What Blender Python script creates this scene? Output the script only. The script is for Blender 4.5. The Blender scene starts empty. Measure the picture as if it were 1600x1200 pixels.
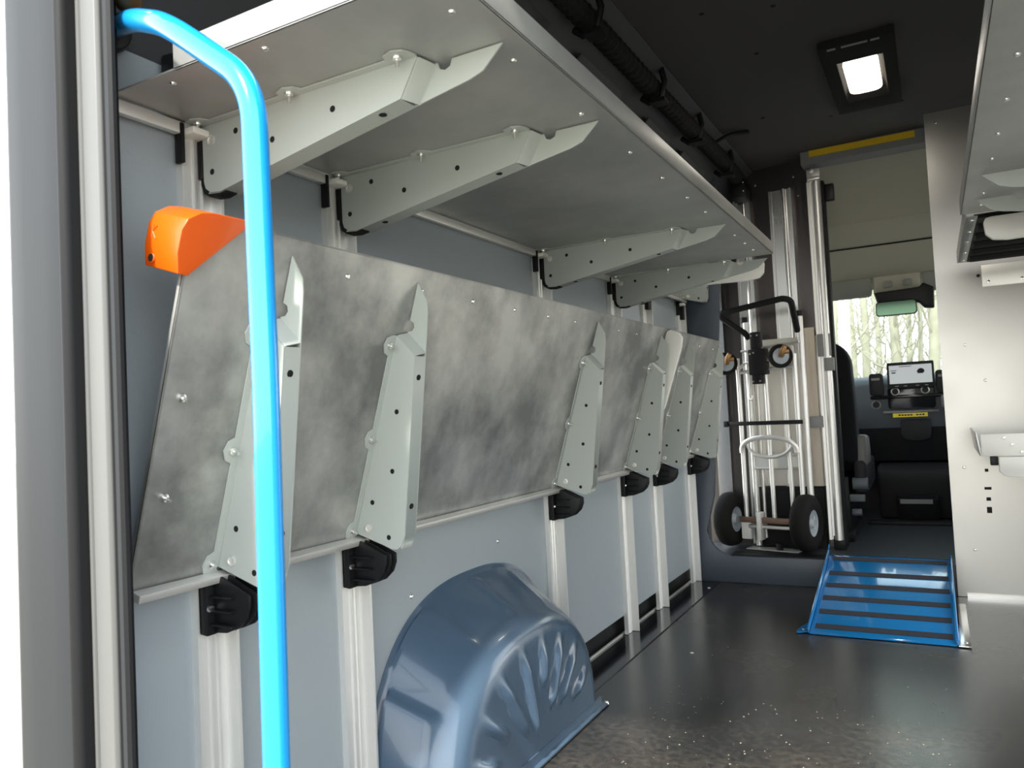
import bpy, bmesh, math, random
from mathutils import Vector, Matrix
random.seed(7)
PI = math.pi
SCALE = 0.87
C = bpy.context.scene.collection

# ------------------------------------------------------------------ materials
MATS = {}
def nodes(name):
    m = bpy.data.materials.new(name); m.use_nodes = True
    nt = m.node_tree; b = nt.nodes['Principled BSDF']
    MATS[name] = m
    return m, nt, b

def mat(name, col, rough=.5, metal=0., spec=.5, coat=0., noise=None, rnoise=None, bump=None, stretch=(1, 1, 1)):
    """noise=(scale, colour2, amount)   rnoise=(scale, amount)   bump=(scale, strength)"""
    m, nt, b = nodes(name)
    L = nt.links.new
    b.inputs['Base Color'].default_value = (*col, 1)
    b.inputs['Roughness'].default_value = rough
    b.inputs['Metallic'].default_value = metal
    b.inputs['Specular IOR Level'].default_value = spec
    b.inputs['Coat Weight'].default_value = coat
    if noise or rnoise or bump:
        tc = nt.nodes.new('ShaderNodeTexCoord')
        mp = nt.nodes.new('ShaderNodeMapping'); mp.inputs['Scale'].default_value = stretch
        L(tc.outputs['Object'], mp.inputs['Vector'])
    if noise:
        n = nt.nodes.new('ShaderNodeTexNoise'); n.inputs['Scale'].default_value = noise[0]
        n.inputs['Detail'].default_value = 6; n.inputs['Roughness'].default_value = .6
        L(mp.outputs[0], n.inputs['Vector'])
        r = nt.nodes.new('ShaderNodeValToRGB')
        r.color_ramp.elements[0].position = .5 - .5 * noise[2]; r.color_ramp.elements[1].position = .5 + .5 * noise[2]
        r.color_ramp.elements[0].color = (*noise[1], 1); r.color_ramp.elements[1].color = (*col, 1)
        L(n.outputs['Fac'], r.inputs['Fac']); L(r.outputs['Color'], b.inputs['Base Color'])
    if rnoise:
        n = nt.nodes.new('ShaderNodeTexNoise'); n.inputs['Scale'].default_value = rnoise[0]; n.inputs['Detail'].default_value = 4
        L(mp.outputs[0], n.inputs['Vector'])
        mr = nt.nodes.new('ShaderNodeMapRange')
        mr.inputs['To Min'].default_value = max(0, rough - rnoise[1]); mr.inputs['To Max'].default_value = min(1, rough + rnoise[1])
        mr.inputs['From Min'].default_value = .3; mr.inputs['From Max'].default_value = .7
        L(n.outputs['Fac'], mr.inputs['Value']); L(mr.outputs[0], b.inputs['Roughness'])
    if bump:
        n = nt.nodes.new('ShaderNodeTexNoise'); n.inputs['Scale'].default_value = bump[0]; n.inputs['Detail'].default_value = 3
        L(mp.outputs[0], n.inputs['Vector'])
        bp = nt.nodes.new('ShaderNodeBump'); bp.inputs['Strength'].default_value = bump[1]; bp.inputs['Distance'].default_value = .004
        L(n.outputs['Fac'], bp.inputs['Height']); L(bp.outputs[0], b.inputs['Normal'])
    return m

def emit(name, col, strength):
    m, nt, b = nodes(name)
    b.inputs['Base Color'].default_value = (.1, .1, .1, 1)
    b.inputs['Emission Color'].default_value = (*col, 1)
    b.inputs['Emission Strength'].default_value = strength
    return m

def glass(name, tint=(.9, .97, .94)):
    m = bpy.data.materials.new(name); m.use_nodes = True
    nt = m.node_tree; nt.nodes.clear()
    o = nt.nodes.new('ShaderNodeOutputMaterial'); mx = nt.nodes.new('ShaderNodeMixShader')
    t = nt.nodes.new('ShaderNodeBsdfTransparent'); g = nt.nodes.new('ShaderNodeBsdfGlossy')
    t.inputs['Color'].default_value = (*tint, 1); g.inputs['Roughness'].default_value = .02
    f = nt.nodes.new('ShaderNodeFresnel'); f.inputs['IOR'].default_value = 1.3
    nt.links.new(f.outputs[0], mx.inputs[0]); nt.links.new(t.outputs[0], mx.inputs[1]); nt.links.new(g.outputs[0], mx.inputs[2])
    nt.links.new(mx.outputs[0], o.inputs[0])
    MATS[name] = m
    return m

mat('zinc', (.56, .565, .54), .42, .62, noise=(3.4, (.22, .225, .22), .24), rnoise=(5, .10), bump=(2.2, .35))
mat('zinc_shelf', (.52, .525, .50), .46, .5, noise=(2.4, (.33, .335, .325), .36), rnoise=(5, .08), bump=(2.0, .25))
mat('alu', (.82, .82, .80), .30, 1, rnoise=(8, .06), stretch=(1, 1, .1))
mat('alu_bright', (.88, .87, .84), .22, 1)
mat('alu_satin', (.80, .79, .76), .42, .7)
mat('rail', (.74, .74, .72), .38, .45)
mat('brushed', (.42, .41, .385), .33, 1, rnoise=(2.2, .05))
mat('dark_metal', (.10, .092, .088), .34, 1, rnoise=(40, .06), stretch=(1, 1, .05))
mat('bracket_paint', (.42, .455, .425), .38, 0, .5)
mat('white_paint', (.80, .79, .74), .35)
mat('steel', (.85, .85, .83), .25, 1)
mat('wall_plastic', (.34, .385, .415), .38, bump=(140, .12))
mat('wall_upper', (.045, .046, .052), .6)
mat('ceiling_cloth', (.052, .049, .047), .75, bump=(220, .2))
mat('right_bounce', (.60, .60, .57), .45)  # pale tone chosen for the unseen right wall to reflect light inside
mat('black', (.008, .008, .009), .45, 0, .28)
mat('black_rubber', (.008, .008, .009), .6, 0, .25)
mat('black_gloss', (.012, .012, .014), .12)
mat('tyre', (.009, .0085, .008), .8, 0, .2, bump=(60, .4))
mat('hub', (.36, .40, .43), .45)
mat('orange', (.72, .098, .002), .34, coat=.2)
mat('blue', (.012, .32, .80), .20, coat=.5)
mat('ramp_blue', (.010, .20, .50), .16, coat=.6)
mat('grip', (.03, .032, .042), .85, bump=(400, .4))
mat('arch', (.070, .115, .175), .24, coat=.25, noise=(14, (.064, .105, .16), .6))
mat('jamb_grey', (.024, .0265, .029), .6, 0, .25)
mat('jamb_pale', (.125, .127, .123), .5)
mat('jamb_mid', (.2, .2, .2), .5)
mat('frame_blue', (.062, .078, .10), .45)
mat('headliner', (.40, .39, .315), .85, bump=(200, .15))
mat('headliner_grey', (.26, .27, .24), .8)
mat('yellow', (.72, .47, .008), .5)
mat('dash', (.115, .135, .148), .55)
mat('dash_dark', (.014, .014, .016), .6, 0, .3)
mat('seat', (.010, .0105, .013), .85, 0, .2, bump=(300, .4))
mat('cab_floor', (.055, .062, .066), .38, bump=(90, .25))
mat('board', (.66, .63, .57), .42, .35)
mat('wood', (.66, .60, .51), .5, noise=(6, (.48, .40, .31), .5), stretch=(8, 8, .4))
mat('brass', (.36, .21, .09), .4, .6)
mat('axle', (.22, .14, .10), .5, .4)
mat('ground', (.32, .29, .235), .9, noise=(.6, (.27, .25, .20), .6))
mat('bark', (.37, .34, .275), .9, noise=(5, (.25, .225, .18), .6))
mat('yellow_label', (.85, .68, .03), .5)
mat('bark_white', (.75, .74, .70), .8)
mat('crumb', (.22, .20, .16), .9)
mat('mirror', (.052, .088, .058), .08, 1)
mat('hole', (.004, .004, .004), .9)
mat('shell', (.35, .36, .37), .5)
emit('lamp_glow', (1, .90, .74), 4)
emit('screen_glow', (.80, .86, .86), .34)
glass('windscreen')

# cargo floor: dark vinyl with dust
m, nt, b = nodes('floor_vinyl')
L = nt.links.new
tc = nt.nodes.new('ShaderNodeTexCoord')
n1 = nt.nodes.new('ShaderNodeTexNoise'); n1.inputs['Scale'].default_value = 2.2; n1.inputs['Detail'].default_value = 2
n2 = nt.nodes.new('ShaderNodeTexNoise'); n2.inputs['Scale'].default_value = 55; n2.inputs['Detail'].default_value = 4
L(tc.outputs['Object'], n1.inputs['Vector']); L(tc.outputs['Object'], n2.inputs['Vector'])
mu = nt.nodes.new('ShaderNodeMath'); mu.operation = 'MULTIPLY'
L(n1.outputs['Fac'], mu.inputs[0]); L(n2.outputs['Fac'], mu.inputs[1])
rp = nt.nodes.new('ShaderNodeValToRGB')
rp.color_ramp.elements[0].position = .18; rp.color_ramp.elements[0].color = (.014, .0145, .015, 1)
rp.color_ramp.elements[1].position = .46; rp.color_ramp.elements[1].color = (.070, .061, .050, 1)
L(mu.outputs[0], rp.inputs['Fac']); L(rp.outputs['Color'], b.inputs['Base Color'])
mr = nt.nodes.new('ShaderNodeMapRange'); b.inputs['Specular IOR Level'].default_value = .85
mr.inputs['To Min'].default_value = .20; mr.inputs['To Max'].default_value = .33
L(n1.outputs['Fac'], mr.inputs['Value']); L(mr.outputs[0], b.inputs['Roughness'])

# ------------------------------------------------------------------ mesh builder
class MB:
    def __init__(self): self.v = []; self.f = []; self.m = []
    def add(self, vs, fs, mi=0):
        o = len(self.v); self.v += [tuple(p) for p in vs]
        for f in fs: self.f.append([o + i for i in f]); self.m.append(mi)
        return self
    def box(self, x0, x1, y0, y1, z0, z1, mi=0):
        vs = [(x, y, z) for x in (x0, x1) for y in (y0, y1) for z in (z0, z1)]
        return self.add(vs, [(0, 1, 3, 2), (4, 6, 7, 5), (0, 4, 5, 1), (2, 3, 7, 6), (0, 2, 6, 4), (1, 5, 7, 3)], mi)
    def prism(self, pts, axis, a, b, mi=0):
        def P(p, t):
            if axis == 'y': return (p[0], t, p[1])
            if axis == 'x': return (t, p[0], p[1])
            return (p[0], p[1], t)
        n = len(pts); vs = [P(p, a) for p in pts] + [P(p, b) for p in pts]
        fs = [tuple(range(n)), tuple(range(2 * n - 1, n - 1, -1))]
        fs += [(i, (i + 1) % n, n + (i + 1) % n, n + i) for i in range(n)]
        return self.add(vs, fs, mi)
    def tube(self, path, r, n=12, mi=0, cap=True, flat=1.0):
        path = [Vector(p) for p in path]; rings = []
        up = None
        for i, p in enumerate(path):
            t = (path[min(i + 1, len(path) - 1)] - path[max(i - 1, 0)]).normalized()
            if up is None:
                up = Vector((0, 0, 1)) if abs(t.z) < .9 else Vector((0, 1, 0))
            a = t.cross(up).normalized(); bb = a.cross(t).normalized(); up = bb
            rr = r[i] if isinstance(r, (list, tuple)) else r
            rings.append([p + a * math.cos(2 * PI * k / n) * rr + bb * math.sin(2 * PI * k / n) * rr * flat for k in range(n)])
        vs = [v for g in rings for v in g]; fs = []
        for i in range(len(path) - 1):
            for k in range(n):
                fs.append((i * n + k, i * n + (k + 1) % n, (i + 1) * n + (k + 1) % n, (i + 1) * n + k))
        if cap:
            fs.append(tuple(range(n - 1, -1, -1))); fs.append(tuple((len(path) - 1) * n + k for k in range(n)))
        return self.add(vs, fs, mi)
    def lathe(self, prof, origin, axis, n=24, mi=0, cap=True):
        """prof: (radius, distance along axis)"""
        ax = Vector(axis).normalized(); u = ax.orthogonal().normalized(); w = ax.cross(u); o = Vector(origin)
        vs = []; fs = []
        for r, t in prof:
            for k in range(n):
                a = 2 * PI * k / n; vs.append(o + ax * t + (u * math.cos(a) + w * math.sin(a)) * r)
        for i in range(len(prof) - 1):
            for k in range(n):
                fs.append((i * n + k, i * n + (k + 1) % n, (i + 1) * n + (k + 1) % n, (i + 1) * n + k))
        if cap and prof[0][0] > 1e-6: fs.append(tuple(range(n - 1, -1, -1)))
        if cap and prof[-1][0] > 1e-6: fs.append(tuple((len(prof) - 1) * n + k for k in range(n)))
        return self.add(vs, fs, mi)
    def cyl(self, p0, p1, r, n=16, mi=0):
        p0, p1 = Vector(p0), Vector(p1)
        return self.lathe([(r, 0), (r, (p1 - p0).length)], p0, p1 - p0, n, mi)
    def mesh(self, name, mats, bevel=0, seg=2, smooth=35, off=None):
        bm = bmesh.new()
        vs = [bm.verts.new(p) for p in self.v]
        for f, mi in zip(self.f, self.m):
            try:
                fc = bm.faces.new([vs[i] for i in f]); fc.material_index = mi
            except ValueError: pass
        bmesh.ops.remove_doubles(bm, verts=bm.verts[:], dist=1e-6)
        bmesh.ops.recalc_face_normals(bm, faces=bm.faces[:])
        if bevel:
            es = [e for e in bm.edges if len(e.link_faces) == 2 and e.calc_face_angle(0) > .5]
            bmesh.ops.bevel(bm, geom=es, offset=bevel, segments=seg, affect='EDGES', clamp_overlap=True, profile=.5)
        if off is not None: bmesh.ops.translate(bm, verts=bm.verts[:], vec=-Vector(off))
        me = bpy.data.meshes.new(name); bm.to_mesh(me); bm.free()
        for mm in (mats if isinstance(mats, (list, tuple)) else [mats]): me.materials.append(MATS[mm])
        if smooth:
            for p in me.polygons: p.use_smooth = True
            me.set_sharp_from_angle(angle=math.radians(smooth))
        return me

def wloc(o):
    l = Vector(o.location)
    while o.parent: o = o.parent; l += Vector(o.location)
    return l
def link(name, me, parent=None, loc=(0, 0, 0), rot=(0, 0, 0)):
    o = bpy.data.objects.new(name, me); C.objects.link(o)
    if parent: o.parent = parent
    o.location = loc; o.rotation_euler = rot
    return o
def part(name, mb, mats, parent, bevel=0, seg=2, smooth=35, label=None, local=False):
    """geometry in world coordinates (or in the parent's own when local)"""
    o = link(name, mb.mesh(name, mats, bevel, seg, smooth, None if local else wloc(parent)), parent)
    if label: o['label'] = label
    return o
def tag(o, label, cat, group=None, kind=None):
    o['label'] = label; o['category'] = cat
    if group: o['group'] = group
    if kind: o['kind'] = kind
    return o
def thing(name, label, cat, loc, group=None, rot=(0, 0, 0)):
    o = bpy.data.objects.new(name, None); C.objects.link(o); o.empty_display_size = .05
    o.location = loc; o.rotation_euler = rot
    return tag(o, label, cat, group)
def solo(name, mb, mats, label, cat, group=None, bevel=0, seg=2, smooth=35, kind=None, origin=None):
    if origin is None:
        xs = [p[0] for p in mb.v]; ys = [p[1] for p in mb.v]; zs = [p[2] for p in mb.v]
        origin = ((min(xs) + max(xs)) / 2, (min(ys) + max(ys)) / 2, min(zs))
    o = link(name, mb.mesh(name, mats, bevel, seg, smooth, origin), None, origin)
    return tag(o, label, cat, group, kind)
def struct(name, mb, mats, label=None, parent=None, bevel=0, smooth=35):
    if parent: return part(name, mb, mats, parent, bevel, 2, smooth)
    o = link(name, mb.mesh(name, mats, bevel, 2, smooth)); o['kind'] = 'structure'
    o['label'] = label or name.replace('_', ' '); o['category'] = name.split('_')[0]
    return o
def rep(me, name, parent, spots, rot=(0, 0, 0)):
    """the same small part at several spots"""
    for s in spots: link(name, me, parent, s, rot)

def arc(cx, cy, r, a0, a1, n=6):
    return [(cx + r * math.cos(math.radians(a0 + (a1 - a0) * i / n)), cy + r * math.sin(math.radians(a0 + (a1 - a0) * i / n))) for i in range(n + 1)]
def rrect(x0, x1, z0, z1, r, n=5):
    return arc(x1 - r, z0 + r, r, -90, 0, n) + arc(x1 - r, z1 - r, r, 0, 90, n) + arc(x0 + r, z1 - r, r, 90, 180, n) + arc(x0 + r, z0 + r, r, 180, 270, n)
def smooth_path(pts, r=.05, n=6):
    """round the corners of a polyline"""
    pts = [Vector(p) for p in pts]; out = [pts[0]]
    for i in range(1, len(pts) - 1):
        a, b_, c = pts[i - 1], pts[i], pts[i + 1]
        d1 = (a - b_); d2 = (c - b_); rr = min(r, d1.length * .49, d2.length * .49)
        s = b_ + d1.normalized() * rr; e = b_ + d2.normalized() * rr
        for k in range(n + 1):
            t = k / n; out.append(s * (1 - t) ** 2 + b_ * 2 * t * (1 - t) + e * t ** 2)
    out.append(pts[-1]); return out

# =================================================================== SETTING
XW = -1.2          # left wall
YB = 4.16          # bulkhead
ZC = 2.30          # ceiling
f = MB().box(-1.32, .84, .58, YB + .02, -.06, 0)
floor = struct('floor', f, 'floor_vinyl', 'dark glossy vinyl cargo floor')
# glossy plate with a thin lip along the foot of the left wall
t = MB().box(-1.21, -1.068, .75, YB - .01, .0005, .004)
struct('trim_1', t, 'black_gloss', 'glossy black floor edge strip along the left wall')
struct('trim_2', MB().box(-1.213, -1.207, .75, YB - .02, .004, .012), 'alu_satin', 'thin metal lip at the foot of the left wall')

# left wall: facing panels, lower and upper, dark foot recess, curved top
w = MB()
seams = [.76, 1.37, 2.40, 3.14, 3.56, 4.15]
for a, b_ in zip(seams[:-1], seams[1:]):
    w.box(XW - .02, XW, a + .0015, b_ - .0015, .085, 1.62)
wall_left = struct('wall_left', w, 'wall_plastic', 'blue grey plastic lining of the left van wall')
struct('trim_15', MB().box(XW - .05, XW - .03, .74, 4.17, 0, 1.64), 'black', 'black recess behind the foot of the left wall lining')
u = MB()
prof = [(-1.2, 1.62), (-1.19, 1.75), (-1.14, 1.93), (-1.05, 2.09), (-.95, 2.2), (-.84, 2.28), (-.84, 2.34), (-1.0, 2.28), (-1.14, 2.12), (-1.23, 1.95), (-1.26, 1.62)]
u.prism(prof, 'y', .72, 4.6)
struct('wall_left_upper', u, 'wall_upper', 'dark curved upper part of the left van wall')
screw_me = MB().lathe([(0, .004), (.004, .0035), (.0065, .001), (.007, 0)], (0, 0, 0), (0, 0, 1), 10).mesh('screw', 'steel')
dark_screw_me = MB().lathe([(0, .003), (.008, .0025), (.011, 0)], (0, 0, 0), (0, 0, 1), 10).mesh('dark_screw', 'hole')
rep(screw_me, 'screw', wall_left, [(XW, 1.60, .50), (XW, 2.05, .565)], (0, PI / 2, 0))

# ceiling, gently arched
xs = [-.86, -.5, -.15, .2, .55, .84]; zs = [2.285, 2.30, 2.305, 2.305, 2.30, 2.285]
ce = MB().prism(list(zip(xs, zs)) + [(x, z + .04) for x, z in zip(xs[::-1], zs[::-1])], 'y', .55, 4.62)
ceiling = struct('ceiling', ce, 'ceiling_cloth', 'dark grey lined van ceiling')
rep(dark_screw_me, 'screw', ceiling, [(-.45, 2.35, 2.302), (-.52, 3.05, 2.30), (-.62, 2.62, 2.296), (-.40, 2.72, 2.303), (-.35, 3.95, 2.304),
    (.02, 2.55, 2.305), (-.05, 3.95, 2.305), (-.25, 2.1, 2.304), (-.63, 3.75, 2.295), (-.5, 2.0, 2.3)], (PI, 0, 0))

# right wall; its unseen lower part is made pale to bounce light leftwards 
rw = MB()
rw.box(.80, .84, .58, 2.90, 1.25, 2.30); rw.box(.80, .84, 2.90, 4.10, 1.55, 2.30); rw.box(.80, .84, 4.10, 6.0, 0, 1.0)
rw.box(.80, .84, 4.10, 4.75, 1.0, 2.3)
rw.box(.80, .84, 4.75, 6.6, 1.75, 2.3)
struct('wall_right_lower', MB().box(.80, .84, .58, 2.90, 0, 1.247), 'right_bounce', 'unseen lower right van wall, made pale to bounce light')
struct('wall_right', rw, 'wall_plastic', 'grey right van wall above the pale bounce surface and the open side door')
# rear frame: header over the rear doors and right pillar
hd = MB().box(-1.3, .9, .55, .70, 2.02, 2.36)
hd.box(.66, .92, .56, .74, -.1, 2.3)
struct('trim_3', hd, 'jamb_grey', 'rear door header and right rear pillar')

# left rear pillar, made of separate mouldings
pl = MB()
pts = [(-1.44, .93), (-1.44, .86), (-1.425, .79), (-1.395, .75), (-1.35, .728), (-1.30, .721), (-1.24, .718), (-1.19, .716), (-1.18, .72), (-1.18, .745), (-1.26, .78), (-1.30, .93)]
pl.prism(pts, 'z', -.6, 2.6)
struct('trim_4', pl, 'jamb_grey', 'grey painted left rear pillar', bevel=.003)
sl = MB()
sl.prism([(-1.18, .735), (-1.18, .712)] + arc(-1.166, .712, .012, 180, 360, 8)[1:-1] + [(-1.154, .712), (-1.154, .735)], 'z', -.6, 2.6)
struct('trim_5', sl, 'black_rubber', 'black rubber door seal on the left rear pillar')
jm = MB()
jm.prism([(-1.154, .75), (-1.154, .726), (-1.143, .722), (-1.139, .735), (-1.135, .735), (-1.132, .72), (-1.097, .72), (-1.093, .726), (-1.093, .75)], 'z', -.6, 2.6)
struct('trim_6', jm, 'jamb_pale', 'pale grey jamb strip of the left rear door frame', bevel=.0015)
rb = MB().box(-1.093, -1.082, .728, .744, -.6, 2.6)
rb.prism([(-1.059, .725), (-1.058, .716), (-1.052, .710), (-1.047, .714), (-1.046, .719)], 'z', -.6, 2.6)
struct('trim_7', rb, 'black_rubber', 'black rubber edging of the left rear door frame')
gj = MB().prism([(-1.083, .74), (-1.083, .725), (-1.071, .720), (-1.059, .722), (-1.059, .728)], 'z', -.6, 2.6)
struct('trim_8', gj, 'jamb_grey', 'narrow grey inner strip of the left rear door frame')
fl = MB().box(-1.30, -1.10, .752, .76, -.1, 2.3)
struct('trim_9', fl, 'black', 'black backing behind the left rear door frame')

# bulkhead: left return, kick plate with its rounded corner
fr = MB()
pts = [(-1.22, 0), (.05, 0), (.05, .143), (-.985, .143)] + [(-1.02, .146), (-1.06, .160), (-1.092, .188), (-1.112, .225), (-1.125, .27)] + [(-1.075, .46), (-1.025, 1.0), (-.992, 1.42), (-.975, 1.6), (-.97, 2.0), (-.97, 2.3), (-1.22, 2.3)]
fr.prism(pts, 'y', YB, YB + .03)
struct('wall_front', fr, 'frame_blue', 'blue grey bulkhead frame and kick plate', bevel=.004)
struct('trim_10', MB().box(-1.0, -.50, YB - .004, YB + .10, .143, .150), 'black', 'dark sill on the bulkhead kick plate')
# narrow reflective metal upright beside the left return
up = MB().box(-1.13, -1.052, 4.50, 4.508, .146, 1.60)
struct('trim_11', up, 'alu_bright', 'narrow shiny metal upright at the left of the bulkhead')
# recessed dark metal sheet behind the hand truck
pn = MB().box(-1.2, -.49, 4.545, 4.555, .14, 2.31)
wall_sheet = struct('wall_front_left', pn, 'dark_metal', 'dark metal partition sheet behind the hand truck')
rep(screw_me, 'screw', wall_sheet, [(-.83, 4.545, 2.20), (-.62, 4.545, 2.21), (-.60, 4.545, 2.10), (-.9, 4.545, 2.1), (-.55, 4.545, 2.25)], (PI / 2, 0, 0))
# header over the cab doorway with its yellow strip
he = MB().box(-.56, .05, 4.42, 4.54, 2.23, 2.31)
header = struct('trim_12', he, 'jamb_mid', 'metal header over the cab doorway')
part('warning_strip', MB().box(-.515, -.005, 4.413, 4.4195, 2.265, 2.298), 'yellow', header, label='yellow strip along the header')
# right bulkhead sheet
bp = MB().box(.042, .80, YB - .006, YB, .002, 2.285)
bp.box(.038, .046, YB - .008, YB + .06, .002, 2.285)
for z, hw, hh in ((.586, .007, .007), (.503, .014, .006), (.454, .009, .008), (.404, .010, .014)): bp.box(.188 - hw, .188 + hw, YB - .0072, YB - .0062, z - hh, z + hh, 1)
bp.cyl((.212, YB - .0062, 1.485), (.212, YB - .0072, 1.485), .008, 10, 1)
wall_rf = struct('wall_front_right', bp, ['brushed', 'hole'], 'brushed metal partition sheet on the right of the bulkhead')
rep(screw_me, 'screw', wall_rf, [(.085, YB - .006, 2.235), (.14, YB - .006, 1.17), (.12, YB - .006, .22), (.10, YB - .006, .60), (.21, YB - .006, 1.0)], (PI / 2, 0, 0))
tr = MB().box(.075, .34, YB - .022, YB - .006, .0, .016).box(.345, .80, YB - .022, YB - .006, .0, .016)
struct('trim_13', tr, 'alu_bright', 'metal floor edging under the right bulkhead sheet')

# cab shell
cf = MB().box(-1.2, .84, YB + .03, 6.05, .10, .143)
struct('floor_cab', cf, 'cab_floor', 'dark grey rubber cab floor')
cl = MB().box(-1.24, -1.2, 4.6, 6.05, .1, 1.05).box(-1.24, -1.2, 4.6, 4.9, 1.05, 2.3).box(-1.24, -1.2, 4.9, 6.2, 1.75, 2.3)
cl.box(-1.24, .84, 6.05, 6.1, -.2, 1.06)
struct('wall_cab', cl, 'dash_dark', 'cab side and footwell walls')
hl = MB().prism([(4.56, 2.32), (4.70, 2.25), (5.02, 2.02), (5.034, 1.998), (5.042, 2.006), (5.30, 1.80), (5.44, 1.735), (5.62, 1.70), (5.80, 1.68), (5.80, 1.75), (5.5, 1.85), (4.9, 2.36), (4.56, 2.38)], 'x', -1.2, .8)
hc = struct('ceiling_cab', hl, 'headliner', 'beige cab headliner with a cross seam')
link('seam', MB().prism([(5.196, 1.881), (5.204, 1.8745), (5.203, 1.8725), (5.194, 1.880)], 'x', -1.19, .79).mesh('seam', 'dash_dark'), hc)
ws = MB().prism([(5.80, 1.70), (6.62, 1.03), (6.625, 1.035), (5.805, 1.705)], 'x', -1.15, .8)
struct('window_1', ws, 'windscreen', 'windscreen glass')
struct('trim_14', MB().prism([(6.0, .9), (6.7, .9), (6.7, 1.03), (6.0, 1.06)], 'x', -1.2, .84), 'dash_dark', 'black scuttle below the windscreen')

# =================================================================== SUPPORT RAILS
def rail_thing(y0, label, w=.072, hinges=(.69, 1.52)):
    r = thing('support_rail', label, 'rail', (-1.18, y0 + w / 2, .005), 'upright wall rails')
    m = MB()
    # near lip, grooved face, far lip (seen from above: x depth, y along the wall)
    p = [(-1.20, y0), (-1.184, y0), (-1.184, y0 + .004), (-1.189, y0 + .006), (-1.189, y0 + .024), (-1.184, y0 + .026), (-1.184, y0 + .030),
         (-1.189, y0 + .032), (-1.189, y0 + .042), (-1.185, y0 + .044), (-1.185, y0 + .047), (-1.189, y0 + .049), (-1.189, y0 + w - .008), (-1.160, y0 + w - .006), (-1.160, y0 + w), (-1.20, y0 + w)]
    m.prism(p, 'z', .006, 1.492)
    part('profile', m, 'rail', r, smooth=20)
    part('end_cap', MB().box(-1.20, -1.150, y0 - .001, y0 + w * .62, 1.492, 1.506), 'white_paint', r, .004, label='pale cap on top of the rail')
    for z in hinges:
        h = MB()
        if z < 1:
            h.prism([(-1.186, z - .108), (-1.166, z - .110), (-1.166, z + .002), (-1.186, z + .002)], 'y', y0 + .006, y0 + w + .004)
            pts = [(-1.17, z - .108), (-1.135, z - .105), (-1.105, z - .094), (-1.085, z - .076), (-1.076, z - .055), (-1.076, z - .035), (-1.16, z - .0)]
            for ya, yb in ((y0 + .022, y0 + .028), (y0 + .040, y0 + .045), (y0 + .058, y0 + .064)): h.prism(pts, 'y', ya, yb)
            h.prism([(x, zz) for x, zz in [(-1.17, z - .092), (-1.14, z - .088), (-1.115, z - .075), (-1.10, z - .06), (-1.095, z - .05), (-1.10, z - .035), (-1.16, z - .03)]], 'y', y0 + .024, y0 + .062)
            for q in (.030, .055, .080): h.box(-1.168, -1.11, y0 + .010, y0 + .026, z - q - .012, z - q - .008)
        else:
            h.box(-1.192, -1.172, y0 - .009, y0 - .001, z - .080, z - .006)
            h.box(-1.187, -1.166, y0 + .036, y0 + w, z - .10, z - .02)
        hb = part('hinge_block', h, 'black', r, .002, label='black plastic hinge block')
        if z < 1:
            bo = MB().lathe([(0, .006), (.006, .005), (.0075, .001), (.0075, 0)], (-1.166, y0 + .014, z - .062), (1, 0, 0), 10)
            part('bolt', bo, 'steel', hb)
    return r
RY = [.941, 1.324, 2.373, 3.065, 3.485, 4.06]
RL = ['upright metal wall rail nearest the rear door, behind the blue grab handle',
      'upright metal wall rail just left of the blue wheel arch',
      'upright metal wall rail standing behind the far side of the blue wheel arch',
      'upright metal wall rail, first one past the blue wheel arch reaching the floor',
      'upright metal wall rail, second one past the blue wheel arch, carrying the short folded shelf',
      'upright metal wall rail beside the bulkhead, farthest from the rear door']
for y, l in zip(RY, RL): rail_thing(y, l)

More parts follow.
